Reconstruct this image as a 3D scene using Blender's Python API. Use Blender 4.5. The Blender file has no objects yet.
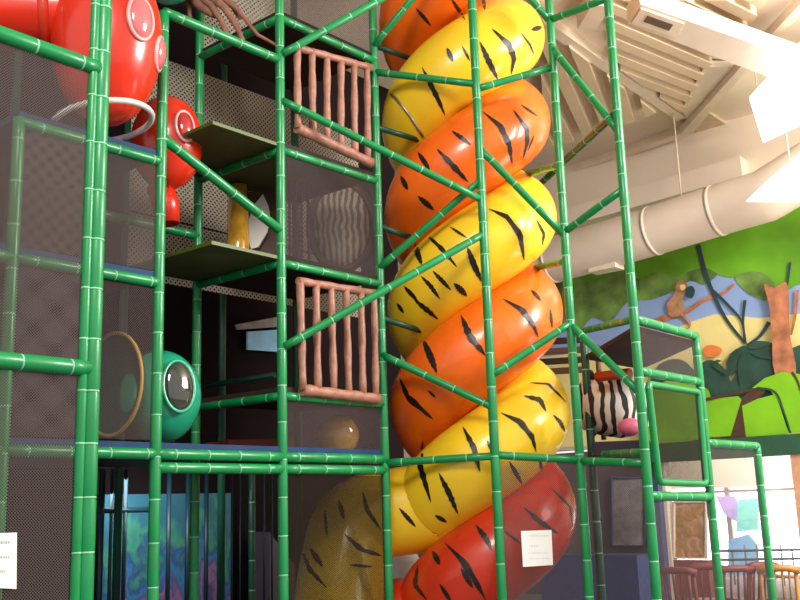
import bpy, math, random
from mathutils import Vector as V, Matrix
from mathutils.bvhtree import BVHTree
C = bpy.context.scene.collection
PI = math.pi
# ------------------------------------------------------------------ camera
F = 990.0
PITCH, ROLL = math.radians(11.9), math.radians(1.83)
CAM = V((0, 0, 1.6))
fwd = V((0, math.cos(PITCH), math.sin(PITCH)))
_r = V((1, 0, 0)); _u = V((0, -math.sin(PITCH), math.cos(PITCH)))
rt = _r*math.cos(ROLL) - _u*math.sin(ROLL)
up = _u*math.cos(ROLL) + _r*math.sin(ROLL)
cd = bpy.data.cameras.new('camera'); cam = bpy.data.objects.new('camera', cd); C.objects.link(cam)
cd.sensor_width = 36; cd.lens = F/800*36; cd.clip_end = 200
M = Matrix((rt, up, -fwd)).transposed().to_4x4(); M.translation = CAM
cam.matrix_world = M
bpy.context.scene.camera = cam

def ray(px, py): return (fwd*F + rt*(px-400) + up*(300-py)).normalized()
def P(px, py, Y):
    d = ray(px, py); return CAM + d*(Y/d.y)
def PZ(px, py, z):
    d = ray(px, py); return CAM + d*((z-CAM.z)/d.z)
def zat(post, py):                       # height on a vertical line seen at image row py
    a = V((post[0], post[1], 0)) - CAM
    k = (300-py)/F
    return (k*a.dot(fwd) - a.dot(up))/(up.z - k*fwd.z)
def onpl(px, py, p0, dr, off=0.0):       # point on a vertical plane through p0 along dr
    n = V((dr[1], -dr[0], 0)).normalized()      # faces the camera side
    if n.y > 0: n = -n
    o = V((p0[0], p0[1], 0)) + n*off
    d = ray(px, py); return CAM + d*((o-CAM).dot(n)/d.dot(n))
Uv = V((.65, .76, 0)).normalized(); Vv = V((-.76, .65, 0)).normalized()
def at(p, z): return V((p[0], p[1], z))

# ------------------------------------------------------------------ materials
def newmat(name):
    m = bpy.data.materials.new(name); m.use_nodes = True
    return m, m.node_tree.nodes, m.node_tree.links, m.node_tree.nodes['Principled BSDF']
def mat(name, col, rough=.5, coat=0.0, var=.12, scale=6.0, metal=0.0, bump=0.0, spec=.5, emit=None, es=1.0, trans=0.0, alpha=1.0):
    m, N, L, b = newmat(name)
    b.inputs['Roughness'].default_value = rough; b.inputs['Metallic'].default_value = metal
    b.inputs['Coat Weight'].default_value = coat; b.inputs['Coat Roughness'].default_value = .08
    b.inputs['Specular IOR Level'].default_value = spec
    b.inputs['Transmission Weight'].default_value = trans; b.inputs['Alpha'].default_value = alpha
    tc = N.new('ShaderNodeTexCoord'); nz = N.new('ShaderNodeTexNoise'); nz.inputs['Scale'].default_value = scale
    nz.inputs['Detail'].default_value = 3
    L.new(tc.outputs['Object'], nz.inputs['Vector'])
    r = N.new('ShaderNodeValToRGB'); r.color_ramp.elements[0].position = .3; r.color_ramp.elements[1].position = .7
    r.color_ramp.elements[0].color = (*[c*(1-var) for c in col], 1); r.color_ramp.elements[1].color = (*[min(1, c*(1+var)) for c in col], 1)
    L.new(nz.outputs['Fac'], r.inputs['Fac']); L.new(r.outputs['Color'], b.inputs['Base Color'])
    if emit: b.inputs['Emission Color'].default_value = (*emit, 1); b.inputs['Emission Strength'].default_value = es
    if bump:
        bp = N.new('ShaderNodeBump'); bp.inputs['Strength'].default_value = bump; bp.inputs['Distance'].default_value = .02
        L.new(nz.outputs['Fac'], bp.inputs['Height']); L.new(bp.outputs['Normal'], b.inputs['Normal'])
    return m
def netmat(name, col, period, w, rough=.7):
    m, N, L, b = newmat(name)
    b.inputs['Base Color'].default_value = (*col, 1); b.inputs['Roughness'].default_value = rough; b.inputs['Specular IOR Level'].default_value = .08
    uv = N.new('ShaderNodeUVMap'); sp = N.new('ShaderNodeSeparateXYZ'); L.new(uv.outputs['UV'], sp.inputs[0])
    def mth(op, a, bb):
        n = N.new('ShaderNodeMath'); n.operation = op
        for i, x in enumerate((a, bb)):
            if isinstance(x, (int, float)): n.inputs[i].default_value = x
            else: L.new(x, n.inputs[i])
        return n.outputs[0]
    s = mth('DIVIDE', mth('ADD', sp.outputs[0], sp.outputs[1]), period)
    d = mth('DIVIDE', mth('SUBTRACT', sp.outputs[0], sp.outputs[1]), period)
    a = mth('LESS_THAN', mth('FRACT', s, 0), w); c = mth('LESS_THAN', mth('FRACT', d, 0), w)
    k = mth('MAXIMUM', a, c)
    t = N.new('ShaderNodeBsdfTransparent'); mx = N.new('ShaderNodeMixShader')
    L.new(k, mx.inputs[0]); L.new(t.outputs[0], mx.inputs[1]); L.new(b.outputs[0], mx.inputs[2])
    L.new(mx.outputs[0], N['Material Output'].inputs['Surface'])
    return m
G = dict(
 green=mat('green foam vinyl', (.004, .235, .062), .36, .15, .12, 3),
 tie=mat('pale green cable tie', (.22, .55, .33), .4),
 navy=mat('dark blue green painted bar', (.006, .03, .045), .4),
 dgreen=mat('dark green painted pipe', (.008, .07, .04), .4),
 yellow=mat('glossy yellow plastic', (.93, .59, .02), .3, .25, .08, 2),
 orange=mat('glossy orange plastic', (.90, .14, .006), .3, .25, .12, 2),
 redor=mat('glossy red orange plastic', (.62, .035, .010), .3, .25, .12, 2),
 red=mat('glossy red plastic', (.70, .028, .008), .27, .3, .1, 2),
 black=mat('black stripe paint', (.012, .008, .008), .35),
 pinkrim=mat('pale pink clear rim', (.75, .38, .36), .25, .5),
 bubred=mat('red tinted bubble window', (.42, .03, .03), .08, .9),
 bubpink=mat('pink tinted bubble window', (.60, .14, .15), .12, .8),
 bubdark=mat('dark smoked bubble window', (.03, .035, .025), .05, 1.0),
 clear=mat('white clear plastic flange', (.75, .68, .66), .2, .6),
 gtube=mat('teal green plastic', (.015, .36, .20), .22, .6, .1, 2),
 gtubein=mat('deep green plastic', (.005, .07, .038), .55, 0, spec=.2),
 yrim=mat('yellow rim', (.65, .38, .06), .4),
 olive=mat('olive brown deck underside', (.075, .08, .02), .7, 0, .3, 2),
 oliveedge=mat('olive green deck edge', (.07, .11, .008), .5),
 mauve=mat('mauve brown deck underside', (.04, .025, .023), .7, 0, .3, 2, spec=.1),
 blue=mat('blue deck vinyl', (.012, .045, .12), .6, spec=.2),
 log=mat('pink brown faux log plastic', (.34, .15, .10), .5, .1, .25, 12, bump=.3),
 amber=mat('amber tinted bubble', (.55, .28, .03), .1, .9, .4, 6),
 brown=mat('dark brown panel', (.08, .035, .02), .6),
 white=mat('white plastic', (.78, .76, .72), .5, 0, .05),
 redmat=mat('red vinyl mat', (.32, .03, .012), .5),
 paper=mat('white paper', (.85, .84, .80), .7, 0, .03),
 ink=mat('pale grey print', (.42, .45, .42), .7),
 ink2=mat('faint green print', (.66, .74, .68), .7),
 steel=mat('dull steel', (.35, .35, .33), .35, 0, .1, 5, .8),
 cream=mat('cream painted ceiling', (.74, .62, .49), .8, 0, .06, .8),
 creamd=mat('tan painted steel deck', (.72, .56, .38), .7, 0, .08, 1.5),
 creaml=mat('light cream painted duct', (.74, .62, .51), .55, .05, .05, 1.5),
 beam=mat('cream painted beam', (.76, .64, .50), .6, 0, .05),
 tan_joist_shade=mat('tan joist and painted shade', (.58, .44, .30), .7),  # tan for a deck edge and for a painted ceiling shadow
 vent=mat('dark vent opening', (.12, .07, .05), .7),
 dark=mat('dark brown plum paint', (.014, .009, .010), .9, 0, .4, .6, spec=.05),
 darkv=mat('plum painted block', (.11, .085, .095), .8, 0, .3, .9),
 floor=mat('grey blue carpet tile', (.16, .15, .16), .85, 0, .25, 3),
 sky=mat('mural sky blue paint', (.26, .38, .66), .7, 0, .12, 1.2),
 sand=mat('mural yellow paint', (.78, .66, .26), .7, 0, .12, 1.2),
 canopy=mat('mural leaf green paint', (.13, .36, .012), .6, 0, .45, .9),
 canopyd=mat('mural shaded leaf paint', (.14, .25, .05), .6, 0, .6, 2.5),
 lime=mat('lime green leaf paint', (.20, .50, .012), .5, 0, .15, 1.5),
 bush=mat('dark bush paint', (.02, .065, .045), .7, 0, .3, 3),
 trunk=mat('mural trunk paint', (.45, .17, .08), .7, 0, .35, 5),
 vine=mat('mural vine paint', (.02, .05, .06), .7),
 monkey=mat('mural tan monkey paint', (.45, .24, .12), .7, 0, .3, 8),
 orangep=mat('mural orange fish paint', (.70, .20, .05), .7),
 dkgreenband=mat('dark green fascia', (.02, .085, .045), .7),
 salmon=mat('salmon painted column', (.62, .33, .20), .6),
 win=mat('bright daylight glass', (.9, .9, .9), .3, emit=(1, .98, .94), es=3.0),
 glow=mat('glowing white panel', (.9, .9, .9), .3, emit=(1, .98, .94), es=1.5),
 sill=mat('pale window frame', (.45, .38, .32), .6),
 aqua=mat('pale aqua panel', (.28, .80, .72), .6),
 lilac=mat('lilac panel', (.60, .44, .85), .6),
 paleblue=mat('pale blue panel', (.28, .58, .90), .6),
 rail=mat('grey railing', (.14, .18, .20), .5),
 wood=mat('amber wood', (.45, .20, .05), .5, 0, .3, 8),
 redwood=mat('dark red wood', (.20, .035, .03), .5),
 bluepad=mat('blue pad', (.04, .06, .16), .6),
 ramp=mat('dusty mauve pad', (.13, .10, .14), .7),
 purple=mat('dark purple pad', (.03, .018, .05), .6),
 pink=mat('pink plastic', (.70, .14, .25), .5),
 grey=mat('grey panel', (.26, .23, .23), .7, 0, .3, 5),
)
NET = netmat('fine black net', (.085, .064, .060), .018, .36)
NETD = netmat('dense dark net', (.018, .011, .008), .018, .42)
NETL = netmat('fine black net loose', (.10, .075, .075), .020, .20)
NETG = netmat('pale grey rope net', (.40, .36, .29), .055, .5)

def wavy(name, stops, scale, dist):
    m, N, L, b = newmat(name); b.inputs['Roughness'].default_value = .6
    tc = N.new('ShaderNodeTexCoord'); w = N.new('ShaderNodeTexNoise'); w.inputs['Scale'].default_value = scale
    w.inputs['Distortion'].default_value = dist; w.inputs['Detail'].default_value = 4
    L.new(tc.outputs['Object'], w.inputs['Vector'])
    r = N.new('ShaderNodeValToRGB'); e = r.color_ramp.elements
    while len(e) < len(stops): e.new(.5)
    for i, (p, c) in enumerate(stops): e[i].position = p; e[i].color = (*c, 1)
    L.new(w.outputs['Fac'], r.inputs['Fac']); L.new(r.outputs['Color'], b.inputs['Base Color'])
    return m
def zebra():
    m, N, L, b = newmat('zebra striped fabric'); b.inputs['Roughness'].default_value = .6
    tc = N.new('ShaderNodeTexCoord'); w = N.new('ShaderNodeTexWave'); w.inputs['Scale'].default_value = 3.2
    w.inputs['Distortion'].default_value = 5; w.inputs['Detail'].default_value = 2; w.bands_direction = 'X'
    L.new(tc.outputs['Object'], w.inputs['Vector'])
    r = N.new('ShaderNodeValToRGB'); r.color_ramp.elements[0].position = .38; r.color_ramp.elements[1].position = .46
    r.color_ramp.elements[0].color = (.02, .02, .02, 1); r.color_ramp.elements[1].color = (.7, .66, .6, 1)
    L.new(w.outputs['Fac'], r.inputs['Fac']); L.new(r.outputs['Color'], b.inputs['Base Color'])
    return m
G['zebra'] = zebra()
def greyz():
    m = G['zebra'].copy(); m.name = 'grey striped fabric'
    for n in m.node_tree.nodes:
        if n.type == 'VALTORGB': n.color_ramp.elements[0].color = (.22, .18, .15, 1); n.color_ramp.elements[1].color = (.75, .68, .58, 1); n.color_ramp.elements[1].position = .6
        if n.type == 'TEX_WAVE': n.inputs['Scale'].default_value = 5
    return m
G['greyz'] = greyz()
G['sea1'] = wavy('underwater mural green', [(.3, (.03, .2, .22)), (.5, (.10, .5, .25)), (.65, (.08, .26, .5))], 5, 1.5)
G['sea2'] = wavy('underwater mural blue', [(.3, (.04, .12, .35)), (.5, (.07, .35, .65)), (.68, (.12, .35, .3))], 5, 1.5)
G['sea3'] = wavy('coral mural', [(.35, (.08, .12, .35)), (.5, (.45, .28, .5)), (.62, (.08, .10, .28)), (.7, (.4, .16, .2))], 12, 2)
def sea():
    m, N, L, b = newmat('underwater mural paint'); b.inputs['Roughness'].default_value = .6
    tc = N.new('ShaderNodeTexCoord'); nz = N.new('ShaderNodeTexNoise'); nz.inputs['Scale'].default_value = 3.5; nz.inputs['Detail'].default_value = 5
    mp = N.new('ShaderNodeMapping'); mp.inputs['Scale'].default_value = (1, 1, .6)
    L.new(tc.outputs['Object'], mp.inputs[0]); L.new(mp.outputs[0], nz.inputs['Vector'])
    sp = N.new('ShaderNodeSeparateXYZ'); L.new(tc.outputs['Object'], sp.inputs[0])
    a = N.new('ShaderNodeMath'); a.operation = 'MULTIPLY'; a.inputs[1].default_value = .55; L.new(sp.outputs[2], a.inputs[0])
    c = N.new('ShaderNodeMath'); c.operation = 'MULTIPLY_ADD'; c.inputs[1].default_value = 1.5; L.new(nz.outputs['Fac'], c.inputs[0]); L.new(a.outputs[0], c.inputs[2])
    d = N.new('ShaderNodeMath'); d.operation = 'SUBTRACT'; d.inputs[1].default_value = .78; L.new(c.outputs[0], d.inputs[0])
    r = N.new('ShaderNodeValToRGB'); e = r.color_ramp.elements
    st = [(.12, (.10, .08, .28)), (.30, (.42, .2, .42)), (.38, (.10, .12, .38)), (.5, (.05, .28, .6)), (.6, (.04, .12, .32)), (.7, (.07, .42, .25)), (.85, (.04, .2, .3))]
    while len(e) < len(st): e.new(.5)
    for i, (p, k) in enumerate(st): e[i].position = p; e[i].color = (*k, 1)
    L.new(d.outputs[0], r.inputs['Fac']); L.new(r.outputs['Color'], b.inputs['Base Color'])
    return m
G['sea'] = sea()
G['art'] = wavy('autumn painting', [(.35, (.25, .16, .02)), (.5, (.50, .22, .05)), (.65, (.6, .42, .35))], 4, 1.5)
G['weave'] = wavy('pale grey rope fabric', [(.35, (.25, .20, .17)), (.5, (.50, .43, .36)), (.7, (.7, .62, .52))], 14, 1)

# ------------------------------------------------------------------ mesh builder
class MB:
    def __init__(s): s.v = []; s.f = []; s.m = []; s.uv = []; s.sm = []
    def add(s, vs, fs, mi=0, smooth=False, uvs=None):
        o = len(s.v); s.v += [V(x) for x in vs]
        for k, f in enumerate(fs):
            s.f.append(tuple(i+o for i in f)); s.m.append(mi); s.sm.append(smooth); s.uv.append(uvs[k] if uvs else None)
        return s
    def box(s, o, a, b, c, mi=0):          # corner + three edge vectors
        vs = [o, o+a, o+a+b, o+b, o+c, o+a+c, o+a+b+c, o+b+c]
        return s.add(vs, [(0, 3, 2, 1), (4, 5, 6, 7), (0, 1, 5, 4), (1, 2, 6, 5), (2, 3, 7, 6), (3, 0, 4, 7)], mi)
    def aabb(s, c, sx, sy, sz, mi=0, dx=V((1, 0, 0)), dy=V((0, 1, 0))):
        return s.box(c - dx*sx/2 - dy*sy/2 - V((0, 0, sz/2)), dx*sx, dy*sy, V((0, 0, sz)), mi)
    def prism(s, pts, ex, mi=0):
        n = len(pts); vs = list(pts) + [p+ex for p in pts]
        return s.add(vs, [tuple(range(n))[::-1], tuple(range(n, 2*n))] + [(i, (i+1) % n, n+(i+1) % n, n+i) for i in range(n)], mi)
    def sweep(s, pts, rad, n=12, mi=0, caps=True, ref=V((0, 0, 1)), tan=None):
        pts = [V(p) for p in pts]; R = rad if isinstance(rad, (list, tuple)) else [rad]*len(pts)
        vs = []; sd0 = None
        for i, p in enumerate(pts):
            t = (pts[min(i+1, len(pts)-1)] - pts[max(i-1, 0)])
            if t.length < 1e-6: t = pts[-1]-pts[0]
            if tan and i == 0: t = tan[0].copy()
            if tan and i == len(pts)-1: t = tan[1].copy()
            t.normalize()
            if sd0 is None:
                rr = ref if abs(t.dot(ref)) < .9 else V((1, 0, 0)); sd = t.cross(rr).normalized()
            else: sd = (sd0 - t*sd0.dot(t)).normalized()
            sd0 = sd; nn = sd.cross(t)
            vs += [p + (sd*math.cos(2*PI*k/n) + nn*math.sin(2*PI*k/n))*R[i] for k in range(n)]
        fs = [(i*n+k, i*n+(k+1) % n, (i+1)*n+(k+1) % n, (i+1)*n+k) for i in range(len(pts)-1) for k in range(n)]
        s.add(vs, fs, mi, True)
        if caps: 
            o = len(s.v)-len(vs)
            s.f += [tuple(o+k for k in range(n))[::-1], tuple(o+(len(pts)-1)*n+k for k in range(n))]; s.m += [mi]*2; s.sm += [False]*2; s.uv += [None]*2
        return s
    def ell(s, c, ax, mi=0, nu=28, nv=16, v0=0.0, v1=1.0):   # ellipsoid, ax = three axis vectors, v along third
        vs = []; fs = []
        for j in range(nv+1):
            th = PI*(v0 + (v1-v0)*j/nv)
            for k in range(nu):
                ph = 2*PI*k/nu
                vs.append(c + ax[0]*math.sin(th)*math.cos(ph) + ax[1]*math.sin(th)*math.sin(ph) + ax[2]*math.cos(th))
        fs = [(j*nu+k, (j+1)*nu+k, (j+1)*nu+(k+1) % nu, j*nu+(k+1) % nu) for j in range(nv) for k in range(nu)]
        return s.add(vs, fs, mi, True)
    def torus(s, c, a, b, r, mi=0, n=36, m=8):               # ellipse ring with axes a, b
        nrm = a.cross(b).normalized(); vs = []
        for i in range(n):
            t = 2*PI*i/n; p = c + a*math.cos(t) + b*math.sin(t)
            o = (a.normalized()*math.cos(t) + b.normalized()*math.sin(t)).normalized()
            vs += [p + (o*math.cos(2*PI*k/m) + nrm*math.sin(2*PI*k/m))*r for k in range(m)]
        return s.add(vs, [(i*m+k, i*m+(k+1) % m, ((i+1) % n)*m+(k+1) % m, ((i+1) % n)*m+k) for i in range(n) for k in range(m)], mi, True)

def props(o, label=None, cat=None, group=None, kind=None):
    if label: o['label'] = label
    if cat: o['category'] = cat
    if group: o['group'] = group
    if kind: o['kind'] = kind
def thing(name, label, cat, loc=(0, 0, 0), group=None):
    o = bpy.data.objects.new(name, None); C.objects.link(o); o.location = V(loc); o.empty_display_size = .1
    props(o, label, cat, group); o['_l'] = list(loc); return o
def obj(name, mb, mats, parent=None, label=None, cat=None, group=None, kind=None, base=None):
    off = V((0, 0, 0)); p = parent
    while p: off += p.location; p = p.parent
    if base is None and not parent and mb.v:
        base = V((sum(v.x for v in mb.v)/len(mb.v), sum(v.y for v in mb.v)/len(mb.v), min(v.z for v in mb.v)))
    loc = V(base) if (base is not None and not parent) else V((0, 0, 0))
    me = bpy.data.meshes.new(name)
    me.from_pydata([tuple(v-off-loc) for v in mb.v], [], mb.f)
    for i, p in enumerate(me.polygons): p.material_index = mb.m[i]; p.use_smooth = mb.sm[i]
    if any(mb.uv):
        ul = me.uv_layers.new(name='UVMap')
        for i, p in enumerate(me.polygons):
            if mb.uv[i]:
                for j, li in enumerate(p.loop_indices): ul.data[li].uv = mb.uv[i][j]
    for m in (mats if isinstance(mats, (list, tuple)) else [mats]): me.materials.append(G[m] if isinstance(m, str) else m)
    me.validate(); me.update()
    o = bpy.data.objects.new(name, me); C.objects.link(o); o.location = loc
    if parent: o.parent = parent
    props(o, label, cat, group, kind); return o
def copy_tree(o, parent=None):
    c = o.copy(); C.objects.link(c); c.parent = parent
    for ch in [x for x in C.objects if x.parent == o]: copy_tree(ch, c)
    return c
def struct(name, mb, mats): return obj(name, mb, mats, kind='structure', base=(0, 0, 0))

def pipe(name, p0, p1, parent, r=.042, mi='green', ties=True, label=None):
    p0 = V(p0); p1 = V(p1); L = (p1-p0).length; t = (p1-p0)/L
    ss = [(0, r*.97)]; tie = []
    if ties and L > .35:
        k = .17
        while k < L-.08:
            tie.append(k); ss += [(k-.022, r), (k-.007, r*.93), (k+.007, r*.93), (k+.022, r)]; k += .31
    ss.append((L, r*.97))
    mb = MB(); mb.sweep([p0+t*a for a, _ in ss], [b for _, b in ss], 14)
    for k in tie: mb.sweep([p0+t*(k-.006), p0+t*(k+.006)], r*.97, 14, 1)
    return obj(name, mb, [mi, 'tie'], parent, label)
def net(parent, c, m=None, label=None, sc=1.0, name='net_panel'):     # c = 4 corners
    a, b, cc, d = [V(x) for x in c]
    w = (b-a).length; h = (d-a).length
    mb = MB(); mb.add([a, b, cc, d], [(0, 1, 2, 3)], 0, False, [[(0, 0), (w, 0), (w, h), (0, h)]])
    return obj(name, mb, m or NET, parent, label)

# ------------------------------------------------------------------ plan positions of the posts
def plan(px, Y, row=300):
    p = P(px, row, Y); return (p.x, p.y)
K = plan(10, 6.5); A = plan(94.5, 5.86); B = plan(158.5, 7.39); D = plan(281.5, 8.35)
Cc = plan(197, 9.10); E = plan(380.5, 9.30); Fp = plan(487, 8.95); Gp = plan(569, 9.10)
H = plan(632.5, 8.60); I = plan(706, 9.57, 450); J = plan(757, 10.45, 450)
def sh(p, d, L): return (p[0]+d.x*L, p[1]+d.y*L)
AL = sh(A, Uv, -1.25); Q = plan(588, 10.3, 400)
TOP = 7.78
def post(p, z0, z1, par, r=.042): return pipe('post', at(p, z0), at(p, z1), par, r)
def bm(p, y0, q, y1, par, r=.042, name='beam', mi='green'):
    a = at(p, zat(p, y0)) if not isinstance(p, V) else p
    b = at(q, zat(q, y1)) if not isinstance(q, V) else q
    return pipe(name, a, b, par, r, mi)
def lv(p, y, q, par, r=.042, mi='green'):       # level beam at the height p has at row y
    z = zat(p, y); return pipe('beam', at(p, z), at(q, z), par, r, mi)
def netz(par, p, q, z0, z1, m=None, name='net_panel'):
    return net(par, [at(p, z0), at(q, z0), at(q, z1), at(p, z1)], m, name=name)

zD = {k: zat(D, k) for k in (18, 60, 150, 263, 396, 457, 468)}

# ---- left tower
t = thing('climbing_tower', 'tall padded green pipe tower with dark net panels at the left edge, nearest the camera', 'play frame', at(A, 0))
post(A, 0, TOP, t, .049); pipe('post', at(sh(A, Uv, -.062), 0), at(sh(A, Uv, -.062), TOP), t, .03)
post(AL, 0, TOP, t, .05)
zA1, zA2 = zat(A, 70), zat(A, 369)
for z in (zA1, zA2): pipe('beam', at(AL, z), at(sh(A, Uv, -.03), z), t, .05)
Ai = sh(A, Uv, -.1)
netz(t, AL, Ai, zA2+.05, zA1-.05); netz(t, AL, Ai, .05, zA2-.05)
tower_left = t

# ---- middle tower
t = thing('climbing_tower', 'many-level green pipe tower in the middle with decks, nets and log-look gates', 'play frame', at(D, 0))
tower_mid = t
K2, B2, D2, E2 = [sh(p, Vv, 1.2) for p in (K, B, D, E)]
KL = sh(K, Uv, -1.25)
D2 = Cc; E2 = (Cc[0]+E[0]-D[0], Cc[1]+E[1]-D[1]); B2 = (Cc[0]+B[0]-D[0], Cc[1]+B[1]-D[1])
B3, D3, E3 = [sh(p, Vv, 1.2) for p in (B2, D2, E2)]
zBt = zat(B, 12); zK = zat(K, 122)
post(K, 0, zK+.03, t); post(B, 0, zBt, t); post(Cc, 0, TOP, t); post(D, 0, TOP, t); post(E, 0, TOP, t)
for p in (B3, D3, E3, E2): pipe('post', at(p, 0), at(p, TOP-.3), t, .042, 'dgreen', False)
pipe('beam', at(K, zK), at(B, zat(B, 162)), t)
zb2 = zat(B, 283); pipe('beam', at(K, zb2), at(B, zb2), t); pipe('beam', at(KL, zb2), at(K, zb2), t)
pipe('beam', at(B, zBt), at(D, zD[60]), t)
for a, b in ((KL, K), (K, B), (B, D), (D, E)): pipe('beam', at(a, zD[457]), at(b, zD[457]), t)
for a, b in ((B, D), (D, E)): pipe('beam', at(a, zD[468]-.01), at(b, zD[468]-.01), t)
for y in (18, 150, 263, 396): pipe('beam', at(D, zD[y]), at(E, zD[y]), t, .038)
for y in (18, 150, 263, 396): pipe('beam', at(D, zD[y]), at(Cc, zD[y]), t, .038, 'green')
zc = zat(Cc, 236); pipe('beam', at(B2, zc), at(Cc, zc), t)
bm(B, 137, D, 231, t, name='brace')
# decks
def deck(par, c, z, th, mats, lab=None, inset=.0):
    mb = MB(); mb.prism([at(p, z) for p in c], V((0, 0, th)))
    for i in range(len(mb.f)):
        if i > 1: mb.m[i] = 1
    return obj('deck', mb, mats, par, lab)
Dl = sh(D, Uv, -.76)
for y in (150, 263): deck(t, (Dl, D, Cc, sh(Cc, Uv, -.76)), zD[y]+.03, .03, ['olive', 'oliveedge'])
for y, m in ((18, 'mauve'), (150, 'olive'), (263, 'mauve'), (396, 'mauve')): deck(t, (D, E, E2, Cc), zD[y]+.03, .05, [m, 'mauve'])
deck(t, (B, E, E3, B3), zD[457]+.035, .05, ['mauve', 'blue'])
K2 = sh(K, Vv, 1.3); 
deck(t, (K, B, B2, K2), zat(B, 162)+.035, .05, ['blue', 'blue'], 'blue deck')
deck(t, (KL, B, B2, sh(KL, Vv, 1.3)), zb2+.035, .05, ['mauve', 'blue'], 'deck with blue edge')
deck(t, (KL, B, B2, sh(KL, Vv, 1.3)), zD[457]+.035, .05, ['mauve', 'blue'], 'deck with blue edge')
# nets
netz(t, K, B, zb2+.09, zat(B, 162)-.04, NET); netz(t, K, B, zD[457]+.1, zb2-.05, NETL)
netz(t, D, E, zD[18]+.04, TOP-.4, NETL); netz(t, D, E, zD[263]+.04, zD[150]-.04, NETL); netz(t, D, E, zD[457]+.05, zD[396]-.04, NETL); netz(t, D, E, .05, zD[468]-.06, NETD)
N1, N2 = sh(sh(Cc, Vv, .7), Uv, -.3), sh(sh(E2, Vv, .7), Uv, 1.75)
netz(t, N1, N2, zD[150]-.2, zD[18]+.25, NETG); netz(t, N1, N2, zD[263]+.16, zD[150]-.22, NETG)
netz(t, Cc, E2, zD[18]+.08, TOP-.4, NETG)
# vertical straps behind the middle net bay
for i, px in enumerate((290, 296, 302, 309)):
    a = onpl(px, 262, Cc, Uv, .55); zz = zD[263]+.08
    pipe('strap', V((a.x, a.y, zz)), V((a.x, a.y, zD[150]+.03)), t, .014, 'mauve', False)

# ---- log-look gates
def gate(label, bars, top, bot, grp):
    pl = lambda x, y: onpl(x, y, D, (E[0]-D[0], E[1]-D[1]), .06)
    f = lambda e, x: e[0][1] + (e[1][1]-e[0][1])*(x-e[0][0])/(e[1][0]-e[0][0])
    th = thing('log_gate', label, 'gate', pl((bot[0][0]+bot[1][0])/2, bot[0][1]), grp)
    for nm, e, r in (('top_rail', top, .036), ('bottom_rail', bot, .05)):
        pts = [pl(e[0][0]+(e[1][0]-e[0][0])*i/10, 0) for i in range(11)]
        pts = [pl(e[0][0]+(e[1][0]-e[0][0])*i/10, f(e, e[0][0]+(e[1][0]-e[0][0])*i/10)) for i in range(11)]
        mb = MB(); mb.sweep(pts, [r*(1+.10*math.sin(i*2.1)) for i in range(11)], 10); obj(nm, mb, 'log', th)
    for k, (xt, xb) in enumerate(bars):
        a, b = pl(xt, f(top, xt)-2), pl(xb, f(bot, xb))
        pts = [a.lerp(b, i/8) + V((0, 0, 0)) for i in range(9)]
        mb = MB(); mb.sweep(pts, [.034*(1+.13*math.sin(i*1.7+k*2)) for i in range(9)], 10); obj('bar', mb, 'log', th)
    return th
gate('upper pinkish-brown log-look slatted gate high on the middle tower, crossed by a green brace', [(297, 298), (312, 313), (327, 327), (341, 341), (354, 355), (367, 368)],
     ((295, 47), (371, 68)), ((297, 128), (371, 163)), 'log-look gates')
gate('lower pinkish-brown log-look slatted gate, hanging just above the amber bubble', [(300, 303), (316, 318), (331, 334), (346, 349), (361, 363), (374, 376)],
     ((298, 281), (378, 294)), ((302, 390), (378, 399)), 'log-look gates')

# ---- slide bracing frame
t = thing('slide_support_frame', 'tall cross-braced green pipe frame standing around the twin spiral slides', 'play frame', at(Fp, 0))
post(Fp, 0, TOP, t); post(Gp, 0, TOP, t); post(H, 0, TOP, t)
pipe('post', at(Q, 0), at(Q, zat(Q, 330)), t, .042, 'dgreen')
for a in ((D, 55, Fp, -50), (D, 102, Fp, 200), (D, 347, Fp, 234), (E, 268, Fp, 180), (E, 355, Fp, 407), (E, 47, Fp, -70),
          (Fp, 148, Gp, 236), (Fp, 376, Gp, 323), (Fp, -75, Gp, 22), (Gp, 48, H, 132), (Gp, 232, H, 189), (Gp, 325, H, 393)):
    p, y0, q, y1 = a
    if p is D or p is E:      # braces are clamped on the front of the posts
        n = V((Uv.y, -Uv.x, 0)).normalized()*.06 if p is D else V((0, -.02, 0))
        bm(at(p, zat(p, y0))+n*.6, 0, at(q, zat(q, y1)), 0, t, .036, 'brace')
    else: bm(p, y0, q, y1, t, .036, 'brace')
for a in ((E, 72, Fp, 84), (Fp, 89, Gp, 67), (E, 463, Fp, 456), (Fp, 455, Gp, 460), (Gp, 461, H, 463), (Gp, 20, H, -2)): bm(a[0], a[1], a[2], a[3], t, .036)
bm(H, 112, P(538, 186, 10.9), 0, t, .036, 'brace', 'dgreen'); bm(Gp, 165, P(500, 182, 11.0), 0, t, .034, 'brace'); bm(Gp, 261, P(505, 275, 11.0), 0, t, .034, 'brace')
bm(Q, 331, H, 319, t, .036); bm(Q, 455, H, 452, t, .036)
for y0, x1, y1 in ((45, 410, 58), (127, 421, 140), (226, 408, 236), (318, 424, 331)):
    pipe('support_arm', at(E, zat(E, y0)), P(x1+4, y1+2, 9.75), t, .03, 'dgreen', False)
n1 = .46
netz(t, Fp, Gp, .05, zat(Fp, 460), NETL); netz(t, Gp, H, .05, zat(Gp, 466), NETL)
HQ = (H[0]+Q[0]-H[0], 0)

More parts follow.
